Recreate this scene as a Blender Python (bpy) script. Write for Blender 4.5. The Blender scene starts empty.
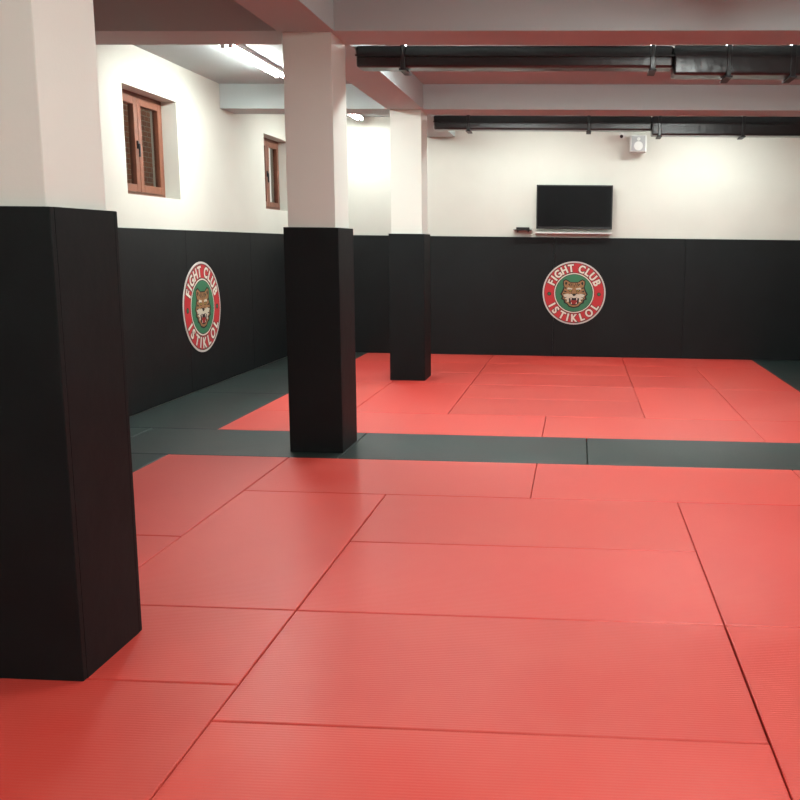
import bpy, bmesh, math, random
from mathutils import Matrix, Vector
random.seed(4)
S=bpy.context.scene
col=S.collection
# ------------------------------------------------------------------ helpers
def lin(c):
    return tuple(((v/255)/12.92 if v/255<=.04045 else ((v/255+.055)/1.055)**2.4) for v in c)
def mat(name,rgb,rough=.5,metal=0,bump=None,var=None,spec=.5,coat=0,emit=None,es=0):
    m=bpy.data.materials.new(name);m.use_nodes=True
    nt=m.node_tree;b=nt.nodes['Principled BSDF']
    c=lin(rgb)+(1,)
    b.inputs['Base Color'].default_value=c
    b.inputs['Roughness'].default_value=rough
    b.inputs['Metallic'].default_value=metal
    b.inputs['Specular IOR Level'].default_value=spec
    b.inputs['Coat Weight'].default_value=coat
    if emit:
        b.inputs['Emission Color'].default_value=lin(emit)+(1,);b.inputs['Emission Strength'].default_value=es
    tc=nt.nodes.new('ShaderNodeTexCoord')
    if var:   # (scale, amount) brightness variation of the paint
        n=nt.nodes.new('ShaderNodeTexNoise');n.inputs['Scale'].default_value=var[0];n.inputs['Detail'].default_value=6
        nt.links.new(tc.outputs['Object'],n.inputs['Vector'])
        r=nt.nodes.new('ShaderNodeMapRange');r.inputs['From Min'].default_value=.3;r.inputs['From Max'].default_value=.7
        r.inputs['To Min'].default_value=1-var[1];r.inputs['To Max'].default_value=1+var[1]
        nt.links.new(n.outputs['Fac'],r.inputs['Value'])
        mx=nt.nodes.new('ShaderNodeVectorMath');mx.operation='SCALE';mx.inputs[0].default_value=c[:3]
        nt.links.new(r.outputs['Result'],mx.inputs['Scale']);nt.links.new(mx.outputs[0],b.inputs['Base Color'])
    if bump:  # (scale,strength)
        n=nt.nodes.new('ShaderNodeTexNoise');n.inputs['Scale'].default_value=bump[0];n.inputs['Detail'].default_value=4
        nt.links.new(tc.outputs['Object'],n.inputs['Vector'])
        bp=nt.nodes.new('ShaderNodeBump');bp.inputs['Strength'].default_value=bump[1];bp.inputs['Distance'].default_value=.01
        nt.links.new(n.outputs['Fac'],bp.inputs['Height']);nt.links.new(bp.outputs['Normal'],b.inputs['Normal'])
    return m
def link(name,bm,mats,parent=None,loc=None,rot=None,smooth=False):
    me=bpy.data.meshes.new(name)
    bmesh.ops.recalc_face_normals(bm,faces=bm.faces)
    bm.to_mesh(me);bm.free()
    for m in mats: me.materials.append(m)
    if smooth:
        for p in me.polygons: p.use_smooth=True
    o=bpy.data.objects.new(name,me);col.objects.link(o)
    if parent: o.parent=parent
    if loc: o.location=loc
    if rot: o.rotation_euler=rot
    return o
def box(bm,x0,x1,y0,y1,z0,z1,mi=0,bev=0):
    vs=[bm.verts.new((x,y,z)) for x in(x0,x1) for y in(y0,y1) for z in(z0,z1)]
    idx=[(0,1,3,2),(4,6,7,5),(0,4,5,1),(2,3,7,6),(0,2,6,4),(1,5,7,3)]
    fs=[bm.faces.new([vs[i] for i in f]) for f in idx]
    for f in fs:f.material_index=mi
    if bev:
        es=list({e for f in fs for e in f.edges})
        r=bmesh.ops.bevel(bm,geom=es,offset=bev,segments=2,affect='EDGES',profile=.5)
        for f in r['faces']: f.material_index=mi
def cyl(bm,p0,p1,r,seg=16,mi=0,r2=None):
    p0=Vector(p0);p1=Vector(p1);d=p1-p0
    q=d.to_track_quat('Z','Y').to_matrix().to_4x4()
    res=bmesh.ops.create_cone(bm,cap_ends=True,segments=seg,radius1=r,radius2=r if r2 is None else r2,depth=d.length,matrix=Matrix.Translation((p0+p1)/2)@q)
    for f in {f for v in res['verts'] for f in v.link_faces}: f.material_index=mi
def one(name,mats,fn,**k):
    bm=bmesh.new();fn(bm);return link(name,bm,mats,**k)

# ------------------------------------------------------------------ dimensions
A=-1.294; B=2.949
XP=-1.903; WP=.443; DP=.4826; PY=[3.194,7.133,11.141]
YW=13.946; XW=-4.371; XR=A+5.06; H=1.829
ZB=3.31; ZC=3.60; T=.03
YF=-2.4

# ------------------------------------------------------------------ materials
M_white=mat('wall_paint',(203,203,194),.75,bump=(60,.05),var=(1.5,.03),spec=.25)
M_pil=mat('pillar_paint',(220,222,214),.7,bump=(60,.05),spec=.25)
M_ceil=mat('ceiling_paint',(168,176,176),.8,bump=(40,.05),var=(1.2,.04),spec=.2)
M_beam=mat('beam_paint',(180,190,190),.75,bump=(50,.05),spec=.2)
M_pad=mat('black_wall_padding',(16,20,21),.6,bump=(5,.3),var=(3,.15),spec=.25)
M_ppad=mat('black_pillar_padding',(13,18,19),.6,bump=(7,.3),var=(4,.15),spec=.2)
M_conc=mat('concrete',(60,58,56),.9)
M_brown=mat('varnished_wood',(112,66,48),.4,bump=(80,.1),var=(12,.15))
M_dark=mat('black_plastic',(14,14,15),.3)
M_screen=mat('tv_screen',(6,6,8),.3,spec=.12)
M_duct=mat('duct_wrap',(16,17,20),.28,bump=(9,.5),spec=.7)
M_metal=mat('galvanised_strap',(50,52,56),.5,metal=.6)
M_ap=mat('white_plastic',(205,205,202),.45)
M_grille=mat('speaker_grille',(150,150,150),.7)
M_tube=mat('fluorescent_tube',(255,255,250),.4,emit=(248,255,250),es=65)
M_tube2=mat('fluorescent_tube_boosted',(255,255,250),.4,emit=(248,255,250),es=135)  # stronger copy of the tube, glow boosted to lighten beams and ceiling

def matmat(name,rgb,bumps,rough):
    m=bpy.data.materials.new(name);m.use_nodes=True;nt=m.node_tree;b=nt.nodes['Principled BSDF']
    at=nt.nodes.new('ShaderNodeAttribute');at.attribute_name='tint'
    tc=nt.nodes.new('ShaderNodeTexCoord')
    n=nt.nodes.new('ShaderNodeTexNoise');n.inputs['Scale'].default_value=1.3;n.inputs['Detail'].default_value=8;n.inputs['Roughness'].default_value=.65
    nt.links.new(tc.outputs['Object'],n.inputs['Vector'])
    mr=nt.nodes.new('ShaderNodeMapRange');mr.inputs['From Min'].default_value=.42;mr.inputs['From Max'].default_value=.75
    mr.inputs['To Min'].default_value=0;mr.inputs['To Max'].default_value=.28
    nt.links.new(n.outputs['Fac'],mr.inputs['Value'])
    sc=nt.nodes.new('ShaderNodeVectorMath');sc.operation='MULTIPLY';sc.inputs[0].default_value=lin(rgb)
    nt.links.new(at.outputs['Color'],sc.inputs[1])
    mix=nt.nodes.new('ShaderNodeMix');mix.data_type='RGBA';mix.inputs['B'].default_value=lin((min(255,rgb[0]+12),rgb[1]+46,rgb[2]+42))+(1,)
    nt.links.new(mr.outputs['Result'],mix.inputs['Factor']);nt.links.new(sc.outputs[0],mix.inputs['A'])
    nt.links.new(mix.outputs['Result'],b.inputs['Base Color'])
    b.inputs['Specular IOR Level'].default_value=.42
    b.inputs['Coat Weight'].default_value=.16;b.inputs['Coat Roughness'].default_value=.32
    r2=nt.nodes.new('ShaderNodeMapRange');r2.inputs['To Min'].default_value=rough-.08;r2.inputs['To Max'].default_value=rough+.1
    nt.links.new(n.outputs['Fac'],r2.inputs['Value']);nt.links.new(r2.outputs['Result'],b.inputs['Roughness'])
    w=nt.nodes.new('ShaderNodeTexWave');w.wave_type='BANDS';w.bands_direction='Y';w.inputs['Scale'].default_value=20
    w.inputs['Distortion'].default_value=.6;w.inputs['Detail Scale'].default_value=8
    nt.links.new(tc.outputs['Object'],w.inputs['Vector'])
    n2=nt.nodes.new('ShaderNodeTexNoise');n2.inputs['Scale'].default_value=130
    nt.links.new(tc.outputs['Object'],n2.inputs['Vector'])
    ad=nt.nodes.new('ShaderNodeMath');ad.operation='ADD';nt.links.new(w.outputs['Fac'],ad.inputs[0]);nt.links.new(n2.outputs['Fac'],ad.inputs[1])
    bp=nt.nodes.new('ShaderNodeBump');bp.inputs['Strength'].default_value=bumps;bp.inputs['Distance'].default_value=.003
    nt.links.new(ad.outputs[0],bp.inputs['Height']);nt.links.new(bp.outputs['Normal'],b.inputs['Normal'])
    return m
M_red=matmat('red_tatami_vinyl',(194,60,51),.18,.5)
M_blk=matmat('black_tatami_vinyl',(24,32,30),.15,.55)

# ------------------------------------------------------------------ shell
one('floor',[M_conc],lambda bm:box(bm,XW-.3,XR+.3,YF-.2,YW+.3,-.2,-.04))
W1=(8.73,9.91,2.16,3.20); W2=(12.66,13.78,2.17,3.20)
def wl(bm):
    x0,x1=XW-T-.3,XW-T
    ys=[YF,W1[0],W1[1],W2[0],W2[1],YW+T]
    box(bm,x0,x1,ys[0],ys[1],-.04,ZC)
    box(bm,x0,x1,ys[2],ys[3],-.04,ZC)
    box(bm,x0,x1,ys[4],ys[5],-.04,ZC)
    for w in (W1,W2):
        box(bm,x0,x1,w[0],w[1],-.04,w[2]);box(bm,x0,x1,w[0],w[1],w[3],ZC)
one('wall_left',[M_white],wl)
one('wall_back',[M_white],lambda bm:box(bm,XW-.33,XR+.33,YW+T,YW+T+.25,-.04,ZC))
one('wall_right',[M_white],lambda bm:box(bm,XR+T,XR+T+.3,YF,YW+T,-.04,ZC))
one('wall_front',[M_white],lambda bm:box(bm,XW-.33,XR+.33,YF-.25,YF,-.04,ZC))
one('ceiling',[M_ceil],lambda bm:box(bm,XW-.33,XR+.33,YF-.25,YW+.28,ZC,ZC+.2))
def pads(name,fn):
    bm=bmesh.new();fn(bm);return link(name,bm,[M_pad])
def pl(bm):
    y=YW-T
    while y>YF+.05:
        y0=max(YF,y-2);box(bm,XW-T,XW,y0+.001,y-.001,0,H,bev=.004);y=y0
pads('wall_padding_left',pl)
def pb(bm):
    x=XW
    while x<XR-.05:
        x1=min(XR,x+2);box(bm,x+.001,x1-.001,YW,YW+T,0,H,bev=.004);x=x1
pads('wall_padding_back',pb)
def pr(bm):
    y=YW-T
    while y>YF+.05:
        y0=max(YF,y-2);box(bm,XR,XR+T,y0+.001,y-.001,0,H,bev=.004);y=y0
pads('wall_padding_right',pr)

# ------------------------------------------------------------------ mats
def build_mats(name,rects,material):
    bm=bmesh.new();lay=bm.loops.layers.float_color.new('tint')
    for r in rects:
        x0,x1,y0,y1=r[:4]; t=r[4] if len(r)>4 else 1+random.uniform(-.05,.05)
        c=.006
        # slightly uneven butting of neighbouring mats
        x0+=random.uniform(.001,.004);x1-=random.uniform(.001,.004);y0+=random.uniform(.001,.004);y1-=random.uniform(.001,.004)
        sk=random.uniform(-.002,.002)
        def ring(i,z): return [bm.verts.new(p) for p in((x0+i,y0+i,z),(x1-i,y0+i+abs(sk),z),(x1-i,y1-i,z),(x0+i,y1-i-abs(sk),z))]
        R=[ring(0,-.04),ring(0,-c),ring(.002,-.002),ring(c,0)]
        fs=[bm.faces.new(R[3]),bm.faces.new(R[0][::-1])]
        for k in range(3):
            for i in range(4):
                fs.append(bm.faces.new((R[k][i],R[k][(i+1)%4],R[k+1][(i+1)%4],R[k+1][i])))
        col_=(t,t*random.uniform(.97,1.03),t*random.uniform(.97,1.03),1)
        for f in fs:
            for l in f.loops:l[lay]=col_
    return link(name,bm,[material])
red=[]
a,b=A,B
for k in range(-5,3): red.append((a,a+2,b+k,b+k+1,1+(.06 if k%2 else -.01)))
red+=[(a-1,a+1,b+3,b+4,.98),(a+1,a+3,b+3,b+4,1.02),(a+3,a+4,b+3,b+4)]
red+=[(a-1,a,b+1,b+3,1.03),(a-1,a,b+.27,b+1,1.0),(a-2,a-1,b+2,b+4,.96),(a-2,a-1,b+.27,b+2,.96),(a-2,a,b-.73,b+.27,.93),(a-2,a,b-1.73,b-.73),(a-2,a,b-2.73,b-1.73),(a-2,a,b-3.73,b-2.73),(a-2,a,b-5,b-3.73)]
red+=[(a+2,a+3,b+1,b+3,.97),(a+2,a+3,b-1,b+1,.99),(a+2,a+3,b-3,b-1),(a+2,a+3,b-5,b-3),(a+3,a+4,b+1,b+3),(a+3,a+4,b-1,b+1),(a+3,a+4,b-3,b-1),(a+3,a+4,b-5,b-3)]
red+=[(a-2,a-1,b+5,b+6),(a-1,a+1,b+5,b+6,1.02),(a+1,a+3,b+5,b+6,.95),(a+3,a+4,b+5,b+6)]
for k in (6,7,8): red.append((a,a+2,b+k,b+k+1,.88+.03*(k%2)))
red+=[(a-1,a,b+6,b+8,1.03),(a-2,a-1,b+6,b+8,1.02),(a-1,a,b+8,b+9,.97),(a-2,a-1,b+8,b+10),(a-1,a,b+9,b+10,.95)]
red+=[(a+2,a+3,b+6,b+8,1.07),(a+3,a+4,b+6,b+8,1.0),(a+2,a+3,b+8,b+9,.92),(a+3,a+4,b+8,b+10,.98)]
red+=[(a,a+2,b+9,b+10,.93),(a+2,a+3,b+9,b+10,.95)]
red+=[(a-2,a,b+10,YW,.98),(a,a+2,b+10,YW,1.0),(a+2,a+4,b+10,YW,.97)]
build_mats('red_judo_mats',red,M_red)
blk=[]
for x0,x1 in((a-3.07,a-2.6),(a-2.6,a-.6),(a-.6,a+1.4),(a+1.4,a+3.4),(a+3.4,XR)): blk.append((x0,x1,b+4,b+5))
for x0,x1 in((a-3.07,a-2),(a+4,XR)):
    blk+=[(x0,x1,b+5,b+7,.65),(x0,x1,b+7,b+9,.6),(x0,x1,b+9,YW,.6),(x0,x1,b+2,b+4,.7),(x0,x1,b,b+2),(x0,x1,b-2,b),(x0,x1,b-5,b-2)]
build_mats('black_judo_mats',blk,M_blk)

# ------------------------------------------------------------------ pillars and beams
for y in PY:
    def core(bm): box(bm,XP-WP+T,XP-T,y+T,y+DP-T,0,ZB,bev=.004)
    o=one('pillar',[M_pil],core)
    def pad(bm):
        x0,x1,y0,y1=XP-WP,XP,y,y+DP
        box(bm,x0,x1,y0,y0+T-.001,0,H,bev=.004);box(bm,x0,x1,y1-T+.001,y1,0,H,bev=.004)
        box(bm,x0,x0+T-.001,y0+T,y1-T,0,H);box(bm,x1-T+.001,x1,y0+T,y1-T,0,H)
    one('padding',[M_ppad],pad,parent=o)
for y in PY:
    one('ceiling_beam',[M_beam],lambda bm:box(bm,XW-T,XR+T,y,y+DP,ZB,ZC,bev=.003))
def lb(bm):
    ys=[YF]+[v for y in PY for v in(y,y+DP)]+[YW+T]
    for i in range(0,len(ys),2): box(bm,XP-WP,XP,ys[i]+.001,ys[i+1]-.001,ZB,ZC)
one('ceiling_beam',[M_beam],lb)

# ------------------------------------------------------------------ ducts
def duct(name,y,joints,xs):
    bm=bmesh.new()
    x0,x1,x2=xs
    def body(xa,xb,z0,z1,d):
        box(bm,xa,xb,y-d,y+d,z0,z1,0,bev=.02)
    body(x0,x1,3.17,3.345,.10)
    body(x1,x2,3.11,3.345,.12)
    box(bm,x0,x2,y-.125,y-.10,3.255,3.268,0)
    for j,jx in enumerate(joints):
        big=jx>x1
        z0,d=(3.10,.135) if big else (3.155,.12)
        box(bm,jx-.02,jx+.02,y-d,y+d,z0,3.36,0,bev=.006)
        for s in(-1,1):
            cyl(bm,(jx,y+s*(d-.01),3.35),(jx,y+s*(d-.01),ZC),.006,8,1)
        box(bm,jx-.03,jx+.03,y-d-.01,y+d+.01,z0-.012,z0,1)
    cyl(bm,(x0,y-.07,3.375),(x2,y-.07,3.375),.014,10,0)
    return link(name,bm,[M_duct,M_metal])
duct('ventilation_duct',7.9,[-1.5,.58,1.2,1.72,2.9],(-1.90,.75,XR+T))
duct('ventilation_duct',12.0,[-1.45,.1,1.0,2.05,3.0],(-1.90,.9,XR+T))

# ------------------------------------------------------------------ lights
def fixture(x,y,L,energy,along='y',z=ZC,tm=None):
    def f(bm):
        box(bm,-.06,.06,-L/2,L/2,-.045,0,0,bev=.006)
        for s in(-1,1):
            cyl(bm,(s*.035,-L/2+.03,-.065),(s*.035,L/2-.03,-.065),.014,12,1)
            for e in(-1,1): box(bm,s*.035-.018,s*.035+.018,e*(L/2-.03)-.015,e*(L/2-.03)+.015,-.085,-.04,0)
    o=one('ceiling_light',[M_ap,tm or M_tube],f,loc=(x,y,z),rot=(0,0,0 if along=='y' else math.pi/2))
    ld=bpy.data.lights.new('tube_glow','AREA');ld.shape='RECTANGLE';ld.size=.12;ld.size_y=L-.1;ld.energy=energy;ld.color=(.94,1,.965)
    lo=bpy.data.objects.new('tube_glow',ld);col.objects.link(lo);lo.parent=o;lo.location=(0,0,-.095)
    return o
fixture(-3.36,9.5,1.6,40,tm=M_tube2)
fixture(-3.30,13.1,1.3,25)
fixture(-3.4,.6,1.5,12)
fixture(1.0,5.0,1.5,45,tm=M_tube2); fixture(1.0,1.2,1.5,40,tm=M_tube2); fixture(1.2,8.55,1.5,60,'x'); fixture(1.8,12.75,1.5,32,'x')
fixture(-.7,12.75,1.5,16,'x');fixture(-1.0,8.55,1.2,34,'x')
fixture(.8,-1.2,1.5,40,'x',tm=M_tube2)

# ------------------------------------------------------------------ windows
M_glass=bpy.data.materials.new('window_glass');M_glass.use_nodes=True
g=M_glass.node_tree.nodes['Principled BSDF'];g.inputs['Base Color'].default_value=(.8,.82,.8,1);g.inputs['Roughness'].default_value=.03
g.inputs['Transmission Weight'].default_value=1;g.inputs['IOR'].default_value=1.05
def window(name,w):
    y0,y1,z0,z1=w
    def f(bm):
        x0,x1=XW-.26,XW-.20
        t=.055
        box(bm,x0,x1,y0,y0+t,z0,z1,0);box(bm,x0,x1,y1-t,y1,z0,z1,0)
        box(bm,x0,x1,y0+t,y1-t,z0,z0+t,0);box(bm,x0,x1,y0+t,y1-t,z1-t,z1,0)
        ym=(y0+y1)/2
        for (a0,a1) in((y0+t,ym),(ym,y1-t)):
            s=.075;X0,X1=x0+.015,x1+.02
            a0+=.003;a1-=.003;c0,c1=z0+t-.01,z1-t+.01
            box(bm,X0,X1,a0,a0+s,c0,c1,0,bev=.005);box(bm,X0,X1,a1-s,a1,c0,c1,0,bev=.005)
            box(bm,X0,X1,a0+s,a1-s,c0,c0+s,0,bev=.005);box(bm,X0,X1,a0+s,a1-s,c1-s,c1,0,bev=.005)
            box(bm,X0+.02,X0+.028,a0+s,a1-s,c0+s,c1-s,1)
        box(bm,x1+.02,x1+.035,ym-.05,ym-.02,(z0+z1)/2-.04,(z0+z1)/2+.04,2);box(bm,x1+.035,x1+.05,ym-.045,ym-.025,(z0+z1)/2-.12,(z0+z1)/2+.01,2)
    return one(name,[M_brown,M_glass,M_metal],f)
window('window_1',W1);window('window_2',W2)
M_brick=bpy.data.materials.new('brick');M_brick.use_nodes=True
nt=M_brick.node_tree;tc=nt.nodes.new('ShaderNodeTexCoord')
bt=nt.nodes.new('ShaderNodeTexBrick');bt.inputs['Scale'].default_value=4;bt.inputs['Color1'].default_value=lin((170,105,72))+(1,);bt.inputs['Color2'].default_value=lin((140,80,56))+(1,);bt.inputs['Mortar'].default_value=lin((170,155,135))+(1,)
sp=nt.nodes.new('ShaderNodeSeparateXYZ');cb=nt.nodes.new('ShaderNodeCombineXYZ')
nt.links.new(tc.outputs['Object'],sp.inputs[0]);nt.links.new(sp.outputs['Y'],cb.inputs['X']);nt.links.new(sp.outputs['Z'],cb.inputs['Y']);nt.links.new(cb.outputs[0],bt.inputs['Vector'])
nt.links.new(bt.outputs['Color'],nt.nodes['Principled BSDF'].inputs['Base Color'])
one('wall_exterior_brick',[M_brick],lambda bm:(box(bm,XW-1.3,XW-1.1,7.5,15,1.6,4.2)))

# ------------------------------------------------------------------ television, shelf, speaker, camera
def tv(bm):
    x0,x1,z0,z1=-.65,.50,1.955,2.61;y=YW+T
    box(bm,x0,x1,y-.10,y-.055,z0,z1,0,bev=.006)
    box(bm,x0+.2,x1-.2,y-.055,y-.03,z0+.12,z1-.12,0)
    box(bm,-.25,.1,y-.03,y,2.12,2.45,2)
    box(bm,x0+.02,x1-.02,y-.1015,y-.0995,z0+.035,z1-.02,1)
    box(bm,-.13,-.02,y-.103,y-.10,z0+.01,z0+.02,2)
one('television',[M_dark,M_screen,M_metal],tv)
def sh(bm):
    y=YW+T
    box(bm,-.67,.49,y-.14,y,1.885,1.905,0,bev=.003)
    for x in(-.5,.32): box(bm,x-.01,x+.01,y-.12,y,1.86,1.885,0)
one('shelf',[M_ap],sh)
def rt(bm):
    y=YW+T
    box(bm,-.99,-.71,y-.18,y,1.925,1.94,0,bev=.003);box(bm,-.95,-.75,y-.15,y-.03,1.94,1.975,0,bev=.006)
    for x in(-.93,-.77): box(bm,x-.008,x+.008,y-.10,y,1.90,1.925,0)
one('set_top_box_shelf',[M_dark],rt)
def spk(bm):
    y=YW+T
    box(bm,.73,.97,y-.25,y-.07,3.08,3.33,0,bev=.02)
    box(bm,.75,.95,y-.256,y-.249,3.10,3.31,1,bev=.003)
    cyl(bm,(.85,y-.256,3.17),(.85,y-.262,3.17),.065,24,0);cyl(bm,(.85,y-.256,3.27),(.85,y-.262,3.27),.025,16,0)
    box(bm,.82,.88,y-.07,y,3.17,3.24,2)
one('loudspeaker',[M_ap,M_grille,M_metal],spk)
def camf(bm):
    y=YW+T
    cyl(bm,(.62,y,3.345),(.62,y-.03,3.345),.05,20,0);cyl(bm,(.62,y-.03,3.345),(.62,y-.09,3.33),.012,10,0)
    cyl(bm,(.62,y-.07,3.335),(.60,y-.20,3.31),.032,20,0);cyl(bm,(.60,y-.20,3.31),(.5995,y-.205,3.309),.024,16,1)
one('security_camera',[M_ap,M_dark],camf)
def sd(bm):
    cyl(bm,(-.3,9.9,ZC),(-.3,9.9,ZC-.02),.06,24,0);cyl(bm,(-.3,9.9,ZC-.02),(-.3,9.9,ZC-.045),.045,24,0,r2=.03)
one('smoke_detector',[M_ap],sd)

# ------------------------------------------------------------------ emblem
E=dict(rim=(196,194,188),red=(186,52,56),cream=(222,216,202),dark=(34,34,32),green=(58,118,86),lgreen=(110,160,130),fur=(150,112,76),white=(200,196,178),mouth=(140,38,38),eye=(214,190,90))
EK=list(E);EM=[mat('emblem_'+k,E[k],.6,spec=.3) for k in EK]
def make_emblem(loc,rot,R):
    bm=bmesh.new();K=[1.0]
    def poly(pts,m,z):
        vs=[bm.verts.new((x*R*K[0],y*R*K[0],z)) for x,y in pts];f=bm.faces.new(vs);f.material_index=EK.index(m)
        f.normal_update()
        if f.normal.z<0:f.normal_flip()
    def sym(pts,m,z):
        poly(pts,m,z);poly([(-x,y) for x,y in pts][::-1],m,z)
    def disc(r,m,z,cx=0,cy=0,ry=None,n=72):
        ry=ry or r;poly([(cx+r*math.cos(2*math.pi*i/n),cy+ry*math.sin(2*math.pi*i/n)) for i in range(n)],m,z)
    n=96
    bmesh.ops.create_cone(bm,cap_ends=True,segments=n,radius1=R,radius2=R,depth=.006,matrix=Matrix.Translation((0,0,.003)))
    for f in bm.faces:f.material_index=EK.index('rim')
    disc(.955,'dark',.0068);disc(.94,'red',.0074);disc(.645,'dark',.008);disc(.63,'cream',.0086);disc(.6,'dark',.0092);disc(.585,'green',.0098)
    def glyph(ch,ang,rad,flip,size,sx):
        cu=bpy.data.curves.new('g','FONT');cu.body=ch;cu.size=size;cu.align_x='CENTER'
        for off,mt,z in((.026,'dark',.0083),(.010,'cream',.0092)):
            cu.offset=off
            o=bpy.data.objects.new('g',cu);col.objects.link(o)
            dg=bpy.context.evaluated_depsgraph_get();dg.update()
            me=bpy.data.meshes.new_from_object(o.evaluated_get(dg))
            cap=size*.69
            th=ang-math.pi/2 if not flip else ang+math.pi/2
            c=Vector((rad*math.cos(ang),rad*math.sin(ang)))
            ca,sa=math.cos(th),math.sin(th)
            # struck twice with a hair's shift for a heavier weight
            for dx,dzz in ((-.006,0),(.006,.0001)):
                vs=[]
                for v in me.vertices:
                    x,y=(v.co.x+dx)*sx,v.co.y-cap/2
                    vs.append(bm.verts.new(((c.x+x*ca-y*sa)*R,(c.y+x*sa+y*ca)*R,z+dzz)))
                for p in me.polygons:
                    try:
                        f=bm.faces.new([vs[i] for i in p.vertices]);f.material_index=EK.index(mt);f.normal_update()
                        if f.normal.z<0:f.normal_flip()
                    except ValueError: pass
            bpy.data.objects.remove(o);bpy.data.meshes.remove(me)
        bpy.data.curves.remove(cu)
    t='FIGHT CLUB';W=[.9,.5,1.05,1,.95,.55,1,.85,1,1]
    tot=sum(W);ang=math.radians(163);span=math.radians(146)
    for ch,w in zip(t,W):
        d=span*w/tot
        if ch!=' ':glyph(ch,ang-d/2,.79,False,.33,.88)
        ang-=d
    t='ISTIKLOL';W=[.5,1,.95,.5,1,.9,1.1,.9]
    tot=sum(W);ang=math.radians(204);span=math.radians(132)
    for ch,w in zip(t,W):
        d=span*w/tot;glyph(ch,ang+d/2,.79,True,.33,.88);ang+=d
    for s in(-1,1):
        disc(.06,'dark',.0083,s*.79,-.03);disc(.04,'green',.0092,s*.79,-.03)
    K[0]=.88
    z=.0104;dz=.0006
    poly([(0,.40),(.14,.40),(.20,.45),(.30,.50),(.40,.45),(.41,.32),(.38,.22),(.43,.08),(.50,-.04),(.44,-.12),(.47,-.22),(.38,-.26),(.36,-.36),(.26,-.40),(.18,-.50),(0,-.54),
          (-.18,-.50),(-.26,-.40),(-.36,-.36),(-.38,-.26),(-.47,-.22),(-.44,-.12),(-.50,-.04),(-.43,.08),(-.38,.22),(-.41,.32),(-.40,.45),(-.30,.50),(-.20,.45),(-.14,.40)],'dark',z)
    z+=dz
    poly([(0,.37),(.13,.37),(.20,.41),(.30,.46),(.37,.42),(.37,.32),(.34,.21),(.38,.07),(.44,-.04),(.38,-.12),(.40,-.20),(.32,-.24),(.30,-.33),(.22,-.38),(.16,-.46),(0,-.50),
          (-.16,-.46),(-.22,-.38),(-.30,-.33),(-.32,-.24),(-.40,-.20),(-.38,-.12),(-.44,-.04),(-.38,.07),(-.34,.21),(-.37,.32),(-.37,.42),(-.30,.46),(-.20,.41),(-.13,.37)],'fur',z)
    z+=dz
    sym([(.24,.37),(.31,.41),(.33,.33),(.29,.28)],'dark',z)
    sym([(.20,-.02),(.40,-.05),(.34,-.13),(.36,-.19),(.27,-.22),(.25,-.32),(.12,-.30)],'white',z)
    sym([(.06,.17),(.22,.20),(.26,.14),(.10,.09)],'white',z)
    poly([(-.10,.12),(.10,.12),(.13,-.06),(0,-.10),(-.13,-.06)],'fur',z+.0002)
    disc(.13,'white',z+.0002,.10,-.12,.09,24);disc(.13,'white',z+.0003,-.10,-.12,.09,24)
    z+=dz
    poly([(-.19,-.19),(-.10,-.16),(0,-.18),(.10,-.16),(.19,-.19),(.17,-.36),(.08,-.43),(-.08,-.43),(-.17,-.36)],'dark',z)
    poly([(-.08,-.02),(.08,-.02),(.04,-.09),(0,-.11),(-.04,-.09)],'dark',z)
    sym([(.06,.10),(.12,.13),(.21,.13),(.18,.05),(.09,.04)],'dark',z)
    for q in ([(.03,.35),(.06,.35),(.05,.24)],[(.10,.35),(.14,.35),(.07,.20)],[(-.02,.28),(.02,.28),(0,.16)],[(.17,.34),(.21,.31),(.11,.22)],
              [(.36,.10),(.35,.03),(.24,.04)],[(.40,-.01),(.39,-.06),(.27,-.03)],[(.38,-.16),(.35,-.20),(.24,-.14)],[(.30,-.24),(.29,-.29),(.22,-.24)],[(.33,.22),(.34,.15),(.25,.17)],[(.08,.02),(.12,.0),(.09,-.05)]):
        sym(q,'dark',z)
    z+=dz
    poly([(-.12,-.26),(.12,-.26),(.11,-.36),(.05,-.40),(-.05,-.40),(-.11,-.36)],'mouth',z)
    sym([(.09,.095),(.17,.115),(.16,.07),(.11,.06)],'eye',z)
    z+=dz
    sym([(.08,-.18),(.13,-.18),(.105,-.28)],'cream',z);sym([(.07,-.40),(.11,-.38),(.09,-.31)],'cream',z)
    disc(.016,'dark',z,.135,.088,n=12);disc(.016,'dark',z,-.135,.088,n=12)
    me=bpy.data.meshes.new('emblem_sign');bm.to_mesh(me);bm.free()
    for m in EM: me.materials.append(m)
    o=bpy.data.objects.new('emblem_sign',me);col.objects.link(o);o.location=loc;o.rotation_euler=rot
make_emblem((-.055,YW,.985),(math.pi/2,0,0),.485)
make_emblem((XW,10.28,.95),(math.pi/2,0,math.pi/2),.525)

# ------------------------------------------------------------------ world, camera, view
w=bpy.data.worlds.new('world');S.world=w;w.use_nodes=True
w.node_tree.nodes['Background'].inputs['Color'].default_value=(1,.95,.85,1);w.node_tree.nodes['Background'].inputs['Strength'].default_value=.9
cd=bpy.data.cameras.new('camera');co=bpy.data.objects.new('camera',cd);col.objects.link(co)
R=Matrix.Rotation(.0551,4,'Z')@Matrix.Rotation(math.pi/2-.1612,4,'X')@Matrix.Rotation(.0119,4,'Z')
co.matrix_world=Matrix.Translation((0,0,1.7132))@R
cd.sensor_width=36;cd.lens=898.74/800*36;cd.shift_x=(400-526.63)/800;cd.shift_y=(390.84-400)/800;cd.clip_start=.05
S.camera=co
S.view_settings.view_transform='Standard';S.view_settings.look='None';S.view_settings.exposure=.17
